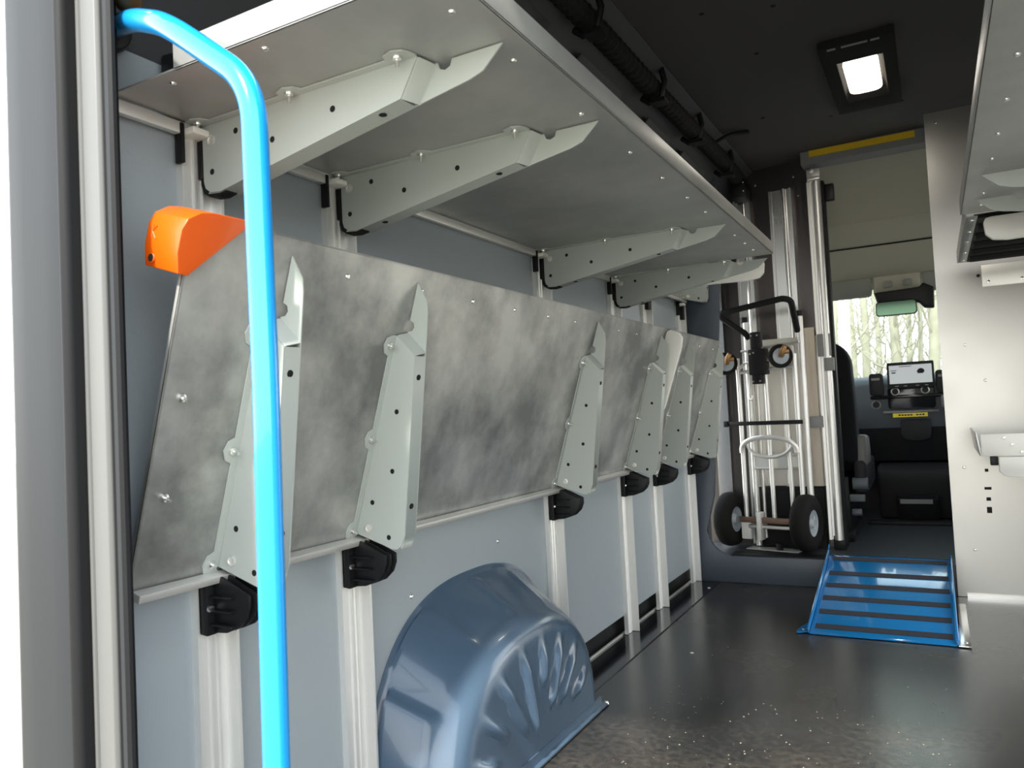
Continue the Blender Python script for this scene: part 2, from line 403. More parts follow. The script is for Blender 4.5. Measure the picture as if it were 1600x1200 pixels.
# =================================================================== SHELVES
def bracket_mesh(L, mir=1, rimmed=True):
    s = L / .637
    m = MB()
    def X(p): return [(mir * x * s, z) for x, z in p]
    near = [(.012, -.004), (.012, -.108), (.016, -.121), (.028, -.130), (.055, -.133), (.47, -.062), (.505, -.003)]
    far = [(.012, -.004), (.012, -.108), (.016, -.121), (.028, -.130), (.055, -.133), (.47, -.062), (.575, -.044), (.600, -.036), (.637, -.002),
           (.545, -.002), (.541, -.013), (.531, -.017), (.521, -.013), (.517, -.002)]
    m.prism(X(near), 'y', 0, .003)
    rim = [(.0, -.004), (.0, -.112), (.006, -.127), (.020, -.136), (.045, -.138), (.065, -.134), (.065, -.02), (.03, -.004)]
    if rimmed: m.prism(X(rim), 'y', .004, .030, 1)
    j = [(.47, -.062, .003), (.505, -.003, .003), (.513, -.0045, .038), (.478, -.0615, .038)]
    m.add([(mir * x * s, y, z) for x, z, y in j] + [(mir * (x + .002) * s, y + .002, z) for x, z, y in j], [(0, 1, 2, 3), (7, 6, 5, 4), (0, 4, 5, 1), (1, 5, 6, 2), (2, 6, 7, 3), (3, 7, 4, 0)])
    m.prism(X(far), 'y', .039, .042)
    # bottom flange and rear flange joining both webs
    m.prism(X([(.05, -.134), (.47, -.062), (.4695, -.0592), (.05, -.131)]), 'y', .003, .039)
    m.prism(X([(.020, -.131), (.05, -.134), (.05, -.131), (.021, -.128)]), 'y', .003, .039)
    # rolled edge along the foot
    # top flange with lobes at the bolts, toward the rear door
    fl = [(.0, 0), (.505, 0)]
    pl = []
    def lobe(c): return [(c - .026, -.014), (c - .019, -.028), (c, -.035), (c + .019, -.028), (c + .026, -.014)]
    line = [(0, 0), (0, -.02)] + [(c, d) for c, d in [(.004, -.031), (.02, -.035), (.038, -.028), (.045, -.014)]] + lobe(.25) + [(.453, -.014), (.460, -.028), (.479, -.035), (.497, -.028), (.504, -.014), (.505, 0)]
    vs = [(mir * x * s, y, -.0005) for x, y in line] + [(mir * x * s, y, -.0035) for x, y in line]
    n = len(line)
    m.add(vs, [tuple(range(n)), tuple(range(2 * n - 1, n - 1, -1))] + [(i, (i + 1) % n, n + (i + 1) % n, n + i) for i in range(n)])
    # punched holes
    for x, z in [(.035, -.093), (.19, -.066), (.33, -.045), (.10, -.03)]:
        m.cyl((mir * x * s, -.0003, z), (mir * x * s, .001, z), .0058, 10, 1)
    for x in (.12, .42):
        z = -.134 + (x - .05) / .42 * .072
        m.cyl((mir * x * s, .018, z - .001), (mir * x * s, .018, z + .002), .007, 10, 1)
    m.lathe([(.0095, 0), (.0095, .003), (.006, .004), (.005, .002), (0, .002)], (mir * .036 * s, 0, -.034), (0, -1, 0), 14, 2)
    return m.mesh('bracket', ['bracket_paint', 'hole', 'alu_satin'], smooth=30)
bolt_me = MB().lathe([(0, -.018), (.003, -.018), (.003, -.006), (.0075, -.005), (.0085, -.0015), (.0085, 0)], (0, 0, 0), (0, 0, 1), 10).mesh('bolt', 'steel')
rivet_me = MB().lathe([(0, -.0035), (.004, -.003), (.006, -.0008), (.0062, 0)], (0, 0, 0), (0, 0, 1), 10).mesh('rivet', 'steel')

def shelf(name_label, origin, length, depth, brackets, tilt=0, mir=1, mat_='zinc_shelf', arm=None, endlip=.045, group='folding shelves', rivets_near=True, rivet_y=None, white_arm_at_end=False):
    r = thing('folding_shelf', name_label, 'shelf', origin, group, (0, -math.radians(tilt) * mir, 0))
    D = depth
    def bx(mb, x0, x1, *a): return mb.box(min(mir * x0, mir * x1), max(mir * x0, mir * x1), *a)
    sheet = bx(MB(), .0, D, 0, length, 0, .003)
    sheet = part('sheet', sheet, mat_, r, local=True)
    lp = MB()
    bx(lp, D - .004, D, 0, length, .0, .045); bx(lp, D - .016, D - .004, 0, length, .042, .045)
    part('front_lip', lp, mat_, r, .0012, local=True)
    for y0, y1 in ((0, .004), (length - .004, length)):
        part('end_lip', bx(MB(), .16 if endlip > .02 else 0, D - .004, y0, y1, 0, endlip), mat_, r, .001, local=True)
    bk = bx(MB(), -.010, .004, .003, length - .003, -.026, -.0035)
    part('back_strip', bk, 'alu_satin', r, .0012, local=True)
    bme = bracket_mesh(D - .033, mir, not tilt)
    for y in brackets:
        b_ = link('bracket', bme, r, (0, y, 0))
        s = (D - .033) / .637
        for x in (.02, .25, .479): link('bolt', bolt_me, b_, (mir * x * s, -.017, -.003))
    ry = rivet_y or []
    for y in ry: link('rivet', rivet_me, r, (mir * (D - .05), y, 0))
    if rivets_near:
        for x in (.12, .33): link('rivet', rivet_me, r, (mir * x * D / .67, .03, 0))
    if arm is not None:
        am = MB()
        p = [(mir * x, z) for x, z in [(.22, -.02), (.22, -.055), (.30, -.075), (.56, -.082), (.600, -.076), (.618, -.058), (.622, -.02), (.615, -.006), (.60, -.003), (.25, -.003)]]
        am.prism(p, 'y', arm, arm + .02)
        part('end_arm', am, 'white_paint', r, .004, label='white painted end arm with a rounded tip', local=True)
    return r

UZ = 1.52
uy = [y + .034 - .80 for y in RY[:4]]
shelf('long unfolded metal shelf with upturned lip, high on the left wall', (-1.18, .80, UZ), 2.28, .67, uy, 0, arm=2.36 - .02,
      rivet_y=[.10, .28, .55, .82, 1.05, 1.27, 1.46, 1.66, 1.84, 2.0, 2.14])
shelf('short folded metal shelf half hidden above the other folded one by the bulkhead', (-1.172, 3.26, UZ + .005), .86, .50, [RY[4] + .034 - 3.26, RY[5] + .03 - 3.26], 74,
      rivet_y=[.1, .3, .5, .7], rivets_near=False)
low = shelf('long metal shelf folded down low on the left wall with an orange corner guard', (-1.172, .80, .69), 2.42, .625, [y + .034 - .80 for y in RY[:4]], 72.5, mat_='zinc', arm=2.39, endlip=.010, rivets_near=False,
      rivet_y=[.37, .62, .84, 1.06, 1.27, 1.47, 1.66, 1.86, 2.05, 2.25])
for x in (.16, .33): link('rivet', bolt_me, low, (x, .035, 0))
shelf('short metal shelf folded down low on the left wall next to the bulkhead', (-1.172, 3.27, .69), .86, .625, [RY[4] + .03 - 3.27, RY[5] + .02 - 3.27], 72.5, mat_='zinc', endlip=.010,
      rivet_y=[.06, .3, .5, .75], rivets_near=False)

# orange corner guard, screwed on the near top corner of the long folded shelf
g = MB()
pts = [(.498, -.012), (.505, -.030)] + arc(.590, .0, .052, 215, 300, 4)[0:0] + [(.60, -.042), (.630, -.036), (.645, -.018), (.650, .0), (.652, .125), (.640, .125)]
tri = [(.528, -.002), (.529, -.020), (.560, -.027), (.596, -.026), (.614, -.018), (.628, .004), (.632, .028), (.633, .096), (.626, .100)]
g.prism(tri, 'z', -.014, .066)
g.cyl((.543, -.0225, .048), (.543, -.0255, .048), .008, 16, 1)
og = part('corner_guard', g, ['orange', 'hole'], low, .013, 4, local=True, label='orange plastic corner guard with a screw hole', smooth=75)
em = MB()
for a, b_ in (((.574, .052), (.594, .052)), ((.584, .052), (.594, .043)), ((.584, .052), (.574, .043))):
    em.tube([(a[0], -.0266, a[1]), (b_[0], -.0268, b_[1])], .0010, 6)
part('moulded_mark', em, 'orange', og, local=True)

# right-hand shelves (seen from below, at the right edge of the view)
shelf('unfolded metal shelf seen from below, high on the right side', (.79, .70, 1.50), 2.06, .685, [2.24 - .70, 2.53 - .70], 0, mir=-1, arm=2.13,
      rivet_y=[.30, .55, .80, 1.02, 1.24, 1.44, 1.62, 1.80, 1.95], group='right side shelves', rivets_near=False)
sb = thing('folding_shelf', 'dark lined metal shelf high on the right, close to the bulkhead', 'shelf', (.79, 2.82, 1.50), 'right side shelves')
part('sheet', MB().box(.145, .80, 2.82, 3.78, 1.505, 1.508), 'dark_metal', sb)
part('front_lip', MB().box(.120, .124, 2.82, 3.78, 1.50, 1.55).box(.124, .155, 2.82, 3.78, 1.50, 1.504), 'zinc_shelf', sb, .001)
part('end_lip', MB().box(.124, .80, 3.776, 3.78, 1.50, 1.55), 'zinc_shelf', sb)
ribs = MB()
for k in range(5): ribs.cyl((.16, 2.95 + .17 * k, 1.497), (.80, 2.95 + .17 * k, 1.497), .022, 10)
ribs.box(.155, .80, 2.84, 3.77, 1.498, 1.505)
part('ribbed_liner', ribs, 'hole', sb, label='black ribbed liner under the shelf')
rep(rivet_me, 'rivet', sb, [(.14 - .79, y, 0) for y in (.05, .25, .45, .7, .9)])
solo('mounting_plate', MB().box(.225, .72, YB - .016, YB - .007, 1.43, 1.53).cyl((.25, YB - .016, 1.452), (.25, YB - .0185, 1.452), .008, 10, 1).cyl((.38, YB - .016, 1.452), (.38, YB - .0185, 1.452), .008, 10, 1), ['alu_satin', 'steel'],
     'metal mounting plate on the right bulkhead sheet under the dark lined shelf', 'plate', bevel=.001)
ls = thing('folding_shelf', 'small tray-like metal shelf at waist height on the right bulkhead', 'shelf', (.45, 3.8, .69), 'right side shelves')
part('sheet', MB().box(.150, .80, 3.60, 4.13, .692, .695), 'zinc_shelf', ls)
part('front_lip', MB().prism([(.150, .69), (.138, .785), (.134, .784), (.146, .689)], 'y', 3.60, 4.13), 'alu_satin', ls, .001)
part('end_lip', MB().box(.150, .80, 3.596, 3.60, .69, .778), 'white_paint', ls, .0015, label='cream near end of the tray')
rep(screw_me, 'screw', ls, [(-.22, -.204, .072), (-.195, -.204, .045), (-.165, -.204, .015)], (PI / 2, 0, 0))
part('end_arm', MB().prism([(.205, .688), (.205, .63), (.225, .612), (.40, .604), (.80, .60), (.80, .688)], 'y', 3.57, 3.592), 'white_paint', ls, .004, label='white painted arm under the tray')
part('hinge_block', MB().box(.178, .204, 3.58, 3.62, .655, .689), 'black', ls, .002)

# =================================================================== WHEEL ARCH
def arch():
    yc = 1.885
    wa = []
    N = 120
    def sup(a, hw, h, p):
        c, s = math.cos(a), math.sin(a)
        r = (abs(c) ** p + abs(s) ** p) ** (-1 / p)
        return yc - hw * c * r, h * s * r
    rows = []
    # columns from the wall (0) over the shoulder to the inner face and down to its middle
    for i in range(N + 1):
        a = PI * i / N
        row = []
        deg = math.degrees(a)
        yw, zw = sup(a, .475, .495, 2.6); yi, zi = sup(a, .430, .385, 2.4)
        yf, zf = sup(a, .490, .512, 2.6)
        row.append((-1.199, yf, zf)); row.append((-1.193, yw + (yf - yw) * .35, zw + (zf - zw) * .35))
        step = 0
        for k, t in enumerate((0, .06, .10, .18, .3, .45, .6, .66, .72, .8)):
            y = yw + (yi - yw) * t; z = zw + (zi - zw) * t
            # raised panel on the face toward the rear door
            d = 0
            if deg < 36: d = .020 * min(1, (36 - deg) / 2.5) * min(1, min(t / .06, max(0, (.85 - t)) / .10))
            elif 40 < deg < 62: d = .010 * math.sin(PI * (deg - 40) / 22) ** .5
            # crease ribs over the top
            for c in (62, 88, 112, 135): d += .006 * math.exp(-((deg - c) / 2.2) ** 2) * (1 if t > .1 else t / .1)
            n = Vector((0, y - yc, z)).normalized()
            row.append((-1.185 + .15 * t, y + n.y * d, z + n.z * d))
        # rounded shoulder
        for t, rr, dx in ((.90, 1.0, -1.050), (.96, .985, -1.028), (1.0, .955, -1.012), (1.0, .91, -1.003), (1.0, .86, -1.0)):
            y = yw + (yi - yw) * t; z = zw + (zi - zw) * t
            row.append((dx, yc + (y - yc) * rr, z * rr))
        for rr in (.82, .78, .74, .70, .66, .62, .58, .54, .50, .46, .42, .38, .34, .30, .26, .20, .12, .05):
            y = yc + (yi - yc) * rr; z = zi * rr
            d = 0
            ln = {58: .30, 78: .22, 97: .50, 115: .34, 133: .40, 152: .56, 40: .5, 22: .56}
            for c, r0 in ln.items():
                wd = 3.3 / max(.45, rr) * .75
                k = max(0, 1 - abs((deg - c) / wd) ** 3)
                e = max(0, min(1, (rr - r0) / .06)) * max(0, min(1, (.86 - rr) / .16))
                d = max(d, .016 * k * e)
            row.append((-1.0 + d, y, z))
        rows.append(row)
    m = MB(); K = len(rows[0])
    vs = [p for r_ in rows for p in r_]
    fs = [(i * K + k, i * K + k + 1, (i + 1) * K + k + 1, (i + 1) * K + k) for i in range(N) for k in range(K - 1)]
    m.add(vs, fs)
    # foot flange on the floor
    m.box(-1.0, -.982, 1.42, 2.325, .004, .009)
    m.box(-1.0, -.997, 1.46, 2.31, .006, .035)
    return m
wa = thing('wheel_arch', 'blue moulded plastic wheel arch cover on the floor by the left wall', 'wheel arch', (-1.1, 1.885, .004))
am = arch()
ao = part('cover', am, 'arch', wa, smooth=42)
part('screw', MB().lathe([(0, .008), (.006, .007), (.009, 0)], (-.990, 2.332, .004), (0, 0, 1), 12), 'steel', wa)

# =================================================================== GRAB HANDLE
gh = thing('grab_handle', 'bright blue tubular grab handle beside the left rear pillar', 'handle', (-1.0, .70, .3))
px = [(-1.03, .72, 1.532), (-.925, .70, 1.530), (-.86, .70, 1.500), (-.765, .70, 1.418), (-.752, .70, 1.36), (-.747, .70, .98), (-.742, .70, .50), (-.745, .70, .30), (-.80, .70, .22), (-1.04, .72, .20)]
px = [(-1.17, .80, 1.632), (-1.04, .748, 1.585), (-.905, .70, 1.518), (-.741, .70, 1.392), (-.738, .70, 1.0), (-.747, .70, .26), (-.82, .70, .17), (-1.04, .74, .16), (-1.16, .80, .16)]
part('tube', MB().tube(smooth_path(px, .055, 8), .0168, 20), 'blue', gh, smooth=60)
for z in (1.632, .16):
    part('mount', MB().cyl((-1.195, .812, z), (-1.175, .803, z), .032, 20), 'black', gh, .002)
bl = part('bolt', MB().lathe([(0, .020), (.012, .018), (.017, .006), (.017, 0)], (-1.045, .735, 1.64), (.7, -.7, 0), 6).cyl((-1.09, .775, 1.64), (-1.045, .735, 1.64), .02, 12), 'brass', gh)

# =================================================================== CEILING FITTINGS
def ring(m, x0, x1, y0, y1, z0, a0, a1, b0, b1, z1, mi=0):
    o = [(x0, y0, z0), (x1, y0, z0), (x1, y1, z0), (x0, y1, z0)]; i = [(a0, b0, z1), (a1, b0, z1), (a1, b1, z1), (a0, b1, z1)]
    m.add(o + i, [(k, (k + 1) % 4, 4 + (k + 1) % 4, 4 + k) for k in range(4)], mi)
def lamp(dy, label):
    global LAMPS
    lt = thing('ceiling_lamp', label, 'lamp', (-.175, 3.45 + dy, 2.29), 'ceiling lamps')
    hs = MB()
    X0, X1, Y0, Y1 = -.305, -.045, 3.10 + dy, 3.86 + dy
    ring(hs, X0, X1, Y0, Y1, 2.300, X0, X1, Y0, Y1, 2.268)
    ring(hs, X0, X1, Y0, Y1, 2.268, -.255, -.090, 3.24 + dy, 3.70 + dy, 2.258)
    ring(hs, -.255, -.090, 3.24 + dy, 3.70 + dy, 2.258, -.245, -.10, 3.26 + dy, 3.68 + dy, 2.290)
    part('housing', hs, 'hole', lt, .002)
    part('side_bar', MB().box(X0 - .008, X0 - .001, Y0 + .02, Y1 - .2, 2.266, 2.30), 'jamb_grey', lt, .001)
    part('slot_strip', MB().box(X0 + .03, X0 + .06, Y0 + .006, Y0 + .012, 2.262, 2.268).box(X0 + .08, X0 + .17, Y0 + .006, Y0 + .012, 2.262, 2.268).box(X0 + .18, X0 + .21, Y0 + .006, Y0 + .012, 2.262, 2.268), 'jamb_mid', lt)
    df = MB()
    pts = rrect(-.238, -.110, 3.27 + dy, 3.63 + dy, .04)
    df.prism(pts, 'z', 2.262, 2.285)
    part('diffuser', df, 'lamp_glow', lt, .006, label='glowing warm white lens')


lamp(0, 'square black framed ceiling lamp switched on near the bulkhead')
hn = thing('cable_duct', 'black ribbed cable duct along the ceiling corner above the long shelf', 'duct', (-.87, 2.4, 2.16))
h = MB(); path = []; rad = []
y = .85
k = 0
while y < 4.45:
    path.append((-.895 + .012 * math.sin(y * 2.1), y, 2.205 + .008 * math.sin(y * 3.3))); rad.append(.040 if k % 2 else .033); y += .022; k += 1
h.tube(path, rad, 12)
part('hose', h, 'hole', hn, smooth=20)
for y in (1.3, 2.25, 2.9, 3.45, 4.05):
    c = MB().tube([(-.86, y, 2.29), (-.845, y, 2.22), (-.86, y, 2.16), (-.91, y, 2.148), (-.94, y, 2.175)], .012, 8).box(-.90, -.84, y - .03, y + .03, 2.135, 2.15)
    part('clip', c, 'black', hn)
part('cable_tail', MB().tube(smooth_path([(-.87, 3.75, 2.22), (-.80, 3.80, 2.27), (-.72, 3.86, 2.28)], .04), .010, 8), 'black', hn)
part('end_plug', MB().box(-.93, -.85, 4.36, 4.50, 2.10, 2.20).cyl((-.86, 4.355, 2.18), (-.86, 4.35, 2.18), .008, 8, 1).cyl((-.86, 4.355, 2.13), (-.86, 4.35, 2.13), .008, 8, 1), ['black', 'steel'], hn, .004)
for i, (a, b_) in enumerate(((1.55, 2.15), (2.33, 2.78), (3.02, 3.38), (3.52, 3.98))):
    pnl = MB().prism([(a, 0), (b_, 0), (b_ - .03, .17), (a + .03, .17)], 'x', 0, .01)
    R_ = Matrix.Rotation(math.radians(38), 4, 'Y')
    pnl.v = [tuple(R_ @ Vector((p[0], p[1], p[2])) + Vector((-1.075, 0, 2.02))) for p in pnl.v]
    solo('cover_panel', pnl, 'wall_upper', ['dark grey cover panel under the cable duct, nearest the rear door', 'dark grey cover panel under the cable duct, second from the rear door',
         'dark grey cover panel under the cable duct, third from the rear door', 'dark grey cover panel under the cable duct, nearest the bulkhead'][i], 'panel', 'cover panels under the cable duct', .003)

# dark fixture on the wall above the near end of the long shelf
bxs = MB().prism([(-1.185, 1.525), (-1.035, 1.525), (-1.03, 1.54), (-1.03, 1.60), (-1.06, 1.62), (-1.185, 1.63)], 'y', .90, 1.05)
solo('wall_box', bxs, 'black', 'black box on the near end of the long unfolded shelf', 'box', bevel=.008)
wd = MB().box(-1.19, -.90, 1.30, 1.34, 2.0, 2.12)

# =================================================================== RAMP
rp_ = thing('ramp', 'blue metal ramp with dark grip strips leading up to the cab', 'ramp', (-.25, 3.7, .005))
y0, z0, y1, z1 = 3.335, .012, 4.115, .172
dy, dz = (y1 - y0), (z1 - z0); ln = math.hypot(dy, dz)
def onramp(t): return y0 + dy * t, z0 + dz * t
deck = MB().prism([(y0 - .012, .003), (y0, z0), (y1, z1), (y1 + .03, z1), (y1 + .03, z1 - .006), (y1, z1 - .006), (y0, .003)], 'x', -.505, .015)
part('deck', deck, 'ramp_blue', rp_, .0015)
for t in (.055, .225, .395, .565, .735, .955):
    ya, za = onramp(t - .026); yb, zb = onramp(t + .026)
    part('grip_strip', MB().prism([(ya, za + .0008), (yb, zb + .0008), (yb, zb + .003), (ya, za + .003)], 'x', -.488, .004), 'grip', rp_)
for side in (-1, 1):
    xa = -.512 if side < 0 else .014
    fl = MB().prism([(3.33, .004), (3.33, .022), (y1 - .02, z1 + .025), (y1 + .03, z1 + .052) if side < 0 else (y1 + .02, z1 + .02), (y1 + .03, z1 - .012), (3.9, .09), (3.5, .02)], 'x', xa, xa + .006)
    fl.tube([(xa + .003, 3.33, .022), (xa + .003, y1 - .02, z1 + .025)], .006, 8)
    part('side_flange', fl, 'ramp_blue', rp_, .001)
    if side < 0:
        ft = MB().prism([(-.512, 3.34), (-.548, 3.318), (-.555, 3.325), (-.548, 3.40), (-.512, 3.52)], 'z', .004, .009)
        part('foot_plate', ft, 'ramp_blue', rp_)
        link('screw', screw_me, rp_, (-.532 + .25, 3.36 - 3.7, .004), (0, 0, 0))
        part('side_tab', MB().box(-.522, -.512, 3.78, 3.90, .06, .085), 'alu_satin', rp_)
    else:
        ft = MB().box(.02, .062, 3.315, 3.98, .004, .009)
        part('foot_plate', ft, 'alu_bright', rp_, .001, label='bare metal side foot')
        link('screw', screw_me, rp_, (.045 + .25, 3.36 - 3.7, .004), (0, 0, 0))
        part('side_plate', MB().prism([(3.62, .010), (4.14, .010), (4.14, .165), (4.06, .165)], 'x', .022, .03), 'black', rp_)

# =================================================================== HAND TRUCK
ht = thing('hand_truck', 'aluminium hand truck with two pneumatic tyres standing upright at the bulkhead', 'hand truck', (-.82, 4.345, .15))
YT = 4.36
def vt(name, x, za, zb, r, y=YT, m='alu_satin', n=10): return part(name, MB().cyl((x, y, za), (x, y, zb), r, n), m, ht, smooth=60)
for x, za, zb, r, y in [(-.955, .28, 1.20, .0125, 4.34), (-.635, .28, 1.20, .0125, 4.34), (-.915, .16, 1.40, .017, 4.39), (-.612, .17, 1.42, .017, 4.39),
                        (-.800, .29, 1.10, .0125, 4.35), (-.695, .29, 1.14, .0125, 4.35), (-.880, .20, 1.30, .009, 4.41), (-.845, .5, 1.2, .009, 4.42), (-.67, .5, 1.25, .009, 4.42), (-.735, .5, 1.2, .009, 4.42)]:
    vt('frame_tube', x, za, zb, r, y)
part('handle', MB().tube(smooth_path([(-.90, 4.38, 1.31), (-.905, 4.36, 1.335), (-1.0, 4.27, 1.43), (-.995, 4.26, 1.455), (-.64, 4.26, 1.49), (-.605, 4.27, 1.475), (-.62, 4.36, 1.35), (-.622, 4.38, 1.32)], .03, 5), .0165, 12), 'black_rubber', ht, smooth=60, label='black grip loop handle')
for x in (-.925, -.612): part('tube_cap', MB().cyl((x, 4.39, 1.40), (x, 4.39, 1.43), .019, 12), 'black', ht)
part('cross_bar', MB().tube([(-.93, 4.345, 1.237), (-.75, 4.335, 1.25), (-.605, 4.345, 1.262)], .013, 8, flat=.6), 'alu_satin', ht)
part('cross_bar', MB().tube([(-.95, 4.345, 1.14), (-.91, 4.33, 1.17), (-.80, 4.325, 1.175), (-.66, 4.33, 1.18)], .011, 8, flat=.6), 'alu_satin', ht)
part('cross_bar', MB().tube([(-.95, 4.345, 1.12), (-.80, 4.34, 1.13), (-.64, 4.345, 1.135)], .010, 8), 'alu_satin', ht)
cb = MB().box(-.858, -.805, 4.30, 4.35, 1.20, 1.335).box(-.868, -.775, 4.285, 4.35, 1.10, 1.24).box(-.86, -.800, 4.30, 4.35, 1.05, 1.12)
lk = part('latch', cb, 'black', ht, .006, label='black folding latch')
for x, z in ((-.85, 1.315), (-.815, 1.315), (-.855, 1.215), (-.835, 1.22), (-.852, 1.065), (-.812, 1.065)):
    part('bolt', MB().lathe([(0, .004), (.005, .003), (.006, 0)], (x, 4.30 if z > 1.3 or z < 1.1 else 4.285, z), (0, -1, 0), 8), 'steel', lk)
for x, z in ((-1.0, 1.175), (-.688, 1.19)):
    ax = (.62, -.78, 0)
    cs = part('caster', MB().lathe([(.044, -.016), (.060, -.014), (.064, -.006), (.064, .006), (.060, .014), (.044, .016), (.044, -.016)], (x, 4.29, z), ax, 28, cap=False), 'tyre', ht, smooth=50, label='small folded caster wheel')
    part('hub', MB().lathe([(0, -.012), (.043, -.012), (.043, .012), (.02, .016), (0, .016)], (x, 4.29, z), ax, 20), 'hub', cs)
    part('fork', MB().tube([(x + .012, 4.27, z - .005), (x + .025, 4.262, z + .025), (x + .040, 4.262, z + .052)], [.014, .017, .012], 10).tube([(x + .02, 4.262, z + .02), (x + .055, 4.275, z + .02)], .012, 10), 'brass', cs, .002)
# oval hoop and cross plates
hp = []
for k in range(25):
    a = PI * (k / 24.); hp.append((-.80 - .155 * math.cos(a), 4.325 - .02 * math.sin(a), .675 + .085 * math.sin(a) ** .7 if math.sin(a) > 0 else .675))
part('hoop', MB().tube(hp, .013, 8, flat=.6), 'alu_satin', ht, smooth=60)
hp = [(-.80 - .125 * math.cos(PI * k / 16), 4.335, .725 - .075 * math.sin(PI * k / 16)) for k in range(17)]
part('hoop', MB().tube(hp, .009, 8), 'alu_satin', ht, smooth=60)
part('cross_plate', MB().box(-.905, -.64, 4.372, 4.378, .585, .655).cyl((-.905, 4.372, .655), (-.64, 4.372, .66), .007, 8).cyl((-.905, 4.372, .585), (-.64, 4.372, .59), .007, 8), 'alu_satin', ht)
part('hook', MB().tube(smooth_path([(-.90, 4.36, 1.08), (-.90, 4.345, .98), (-.885, 4.34, .96), (-.88, 4.345, .99)], .015), .006, 8), 'alu_satin', ht)
part('strap', MB().box(-1.03, -.60, 4.312, 4.318, .826, .848).box(-1.045, -1.02, 4.305, 4.325, .82, .853), 'black', ht, .002, label='black strap')
part('axle', MB().box(-.99, -.655, 4.315, 4.345, .292, .322).box(-.94, -.655, 4.32, 4.345, .262, .282, 1), ['axle', 'alu_satin'], ht, .003)
part('axle_bracket', MB().box(-.885, -.86, 4.30, 4.36, .20, .35).box(-.985, -.93, 4.325, 4.35, .20, .30), 'white_paint', ht, .004)
for x in (-1.05, -.622):
    ty = MB().lathe([(.070, -.040), (.10, -.046), (.130, -.042), (.146, -.028), (.150, -.010), (.150, .010), (.146, .028), (.130, .042), (.10, .046), (.070, .040), (.070, -.040)], (x, 4.335, .305), (1, 0, 0), 40, cap=False)
    tw = part('tyre', ty, 'tyre', ht, smooth=50, label='black pneumatic tyre')
    part('rim', MB().lathe([(.018, -.03), (.03, -.028), (.06, -.03), (.072, -.036), (.074, -.03), (.074, .03), (.072, .036), (.058, .024), (.030, .020), (.022, .04), (0, .04)], (x, 4.335, .305), (1, 0, 0), 32), 'hub', tw, smooth=40)
part('toe_plate', MB().box(-.95, -.66, 4.30, 4.38, .150, .154), 'alu_satin', ht)
part('swivel_foot', MB().cyl((-.77, 4.32, .154), (-.77, 4.32, .19), .018, 10), 'black', ht)

ht.rotation_euler = (0, 0, -math.radians(13))
# tall profiles, wooden batten, black box, door post
def profile(x0, x1, z1, label):
    m = MB(); w = x1 - x0
    p = [(x0, 4.541), (x0, 4.511), (x0 + w * .12, 4.511), (x0 + w * .14, 4.518), (x0 + w * .55, 4.518), (x0 + w * .57, 4.504)] + arc(x0 + w * .66, 4.504, w * .09, 180, 360, 6) + [(x0 + w * .77, 4.516), (x0 + w * .86, 4.516), (x0 + w * .88, 4.500), (x1, 4.500), (x1, 4.541)]
    m.prism(p, 'z', .148, z1)
    return solo('aluminium_profile', m, 'alu', label, 'profile', 'tall profiles behind the hand truck', smooth=30)
profile(-.955, -.862, 2.12, 'narrower tall aluminium profile behind the left side of the hand truck')
profile(-.755, -.632, 2.14, 'wider tall aluminium profile behind the right side of the hand truck')
solo('wooden_batten', MB().box(-.605, -.552, 4.455, 4.477, .48, 1.345), 'wood', 'pale wooden batten upright between the hand truck and the door post', 'batten', bevel=.004)
solo('aluminium_board', MB().box(-.90, -.545, 4.478, 4.483, .48, 1.30).box(-.90, -.892, 4.470, 4.483, .48, 1.30), 'board', 'pale aluminium board upright behind the hand truck tubes', 'board', bevel=.001)
solo('storage_box', MB().box(-.93, -.555, 4.460, 4.497, .146, .475).box(-.92, -.565, 4.454, 4.461, .17, .45), 'hole', 'black box on the floor behind the hand truck', 'box', bevel=.006)
dp = thing('door_post', 'tall silver sliding door post right of the hand truck', 'post', (-.50, 4.44, .15))
m_ = MB().prism([(-.538, 4.50), (-.538, 4.42), (-.524, 4.42), (-.522, 4.432), (-.512, 4.432), (-.510, 4.42)] + arc(-.49, 4.42, .020, 180, 360, 8) + [(-.468, 4.43), (-.466, 4.50)], 'z', .20, 2.13)
part('profile', m_, 'alu_satin', dp, smooth=30)
part('seal', MB().box(-.466, -.452, 4.43, 4.50, .16, 2.13), 'black_rubber', dp, .003)
part('stop', MB().box(-.452, -.405, 4.44, 4.48, 2.02, 2.11), 'black', dp, .006)
part('top_fitting', MB().box(-.535, -.47, 4.425, 4.47, 2.13, 2.20).cyl((-.53, 4.42, 2.145), (-.47, 4.42, 2.145), .012, 10).cyl((-.51, 4.424, 2.19), (-.51, 4.42, 2.19), .012, 10), 'alu_satin', dp, .002)
part('latch_plate', MB().box(-.535, -.47, 4.405, 4.422, 1.18, 1.30).box(-.505, -.455, 4.395, 4.42, 1.10, 1.17), 'jamb_mid', dp, .003)
part('strap_bracket', MB().box(-.60, -.53, 4.40, 4.42, .80, .86), 'jamb_mid', dp, .002)
part('foot', MB().box(-.52, -.46, 4.43, 4.50, .143, .22), 'black', dp, .004)

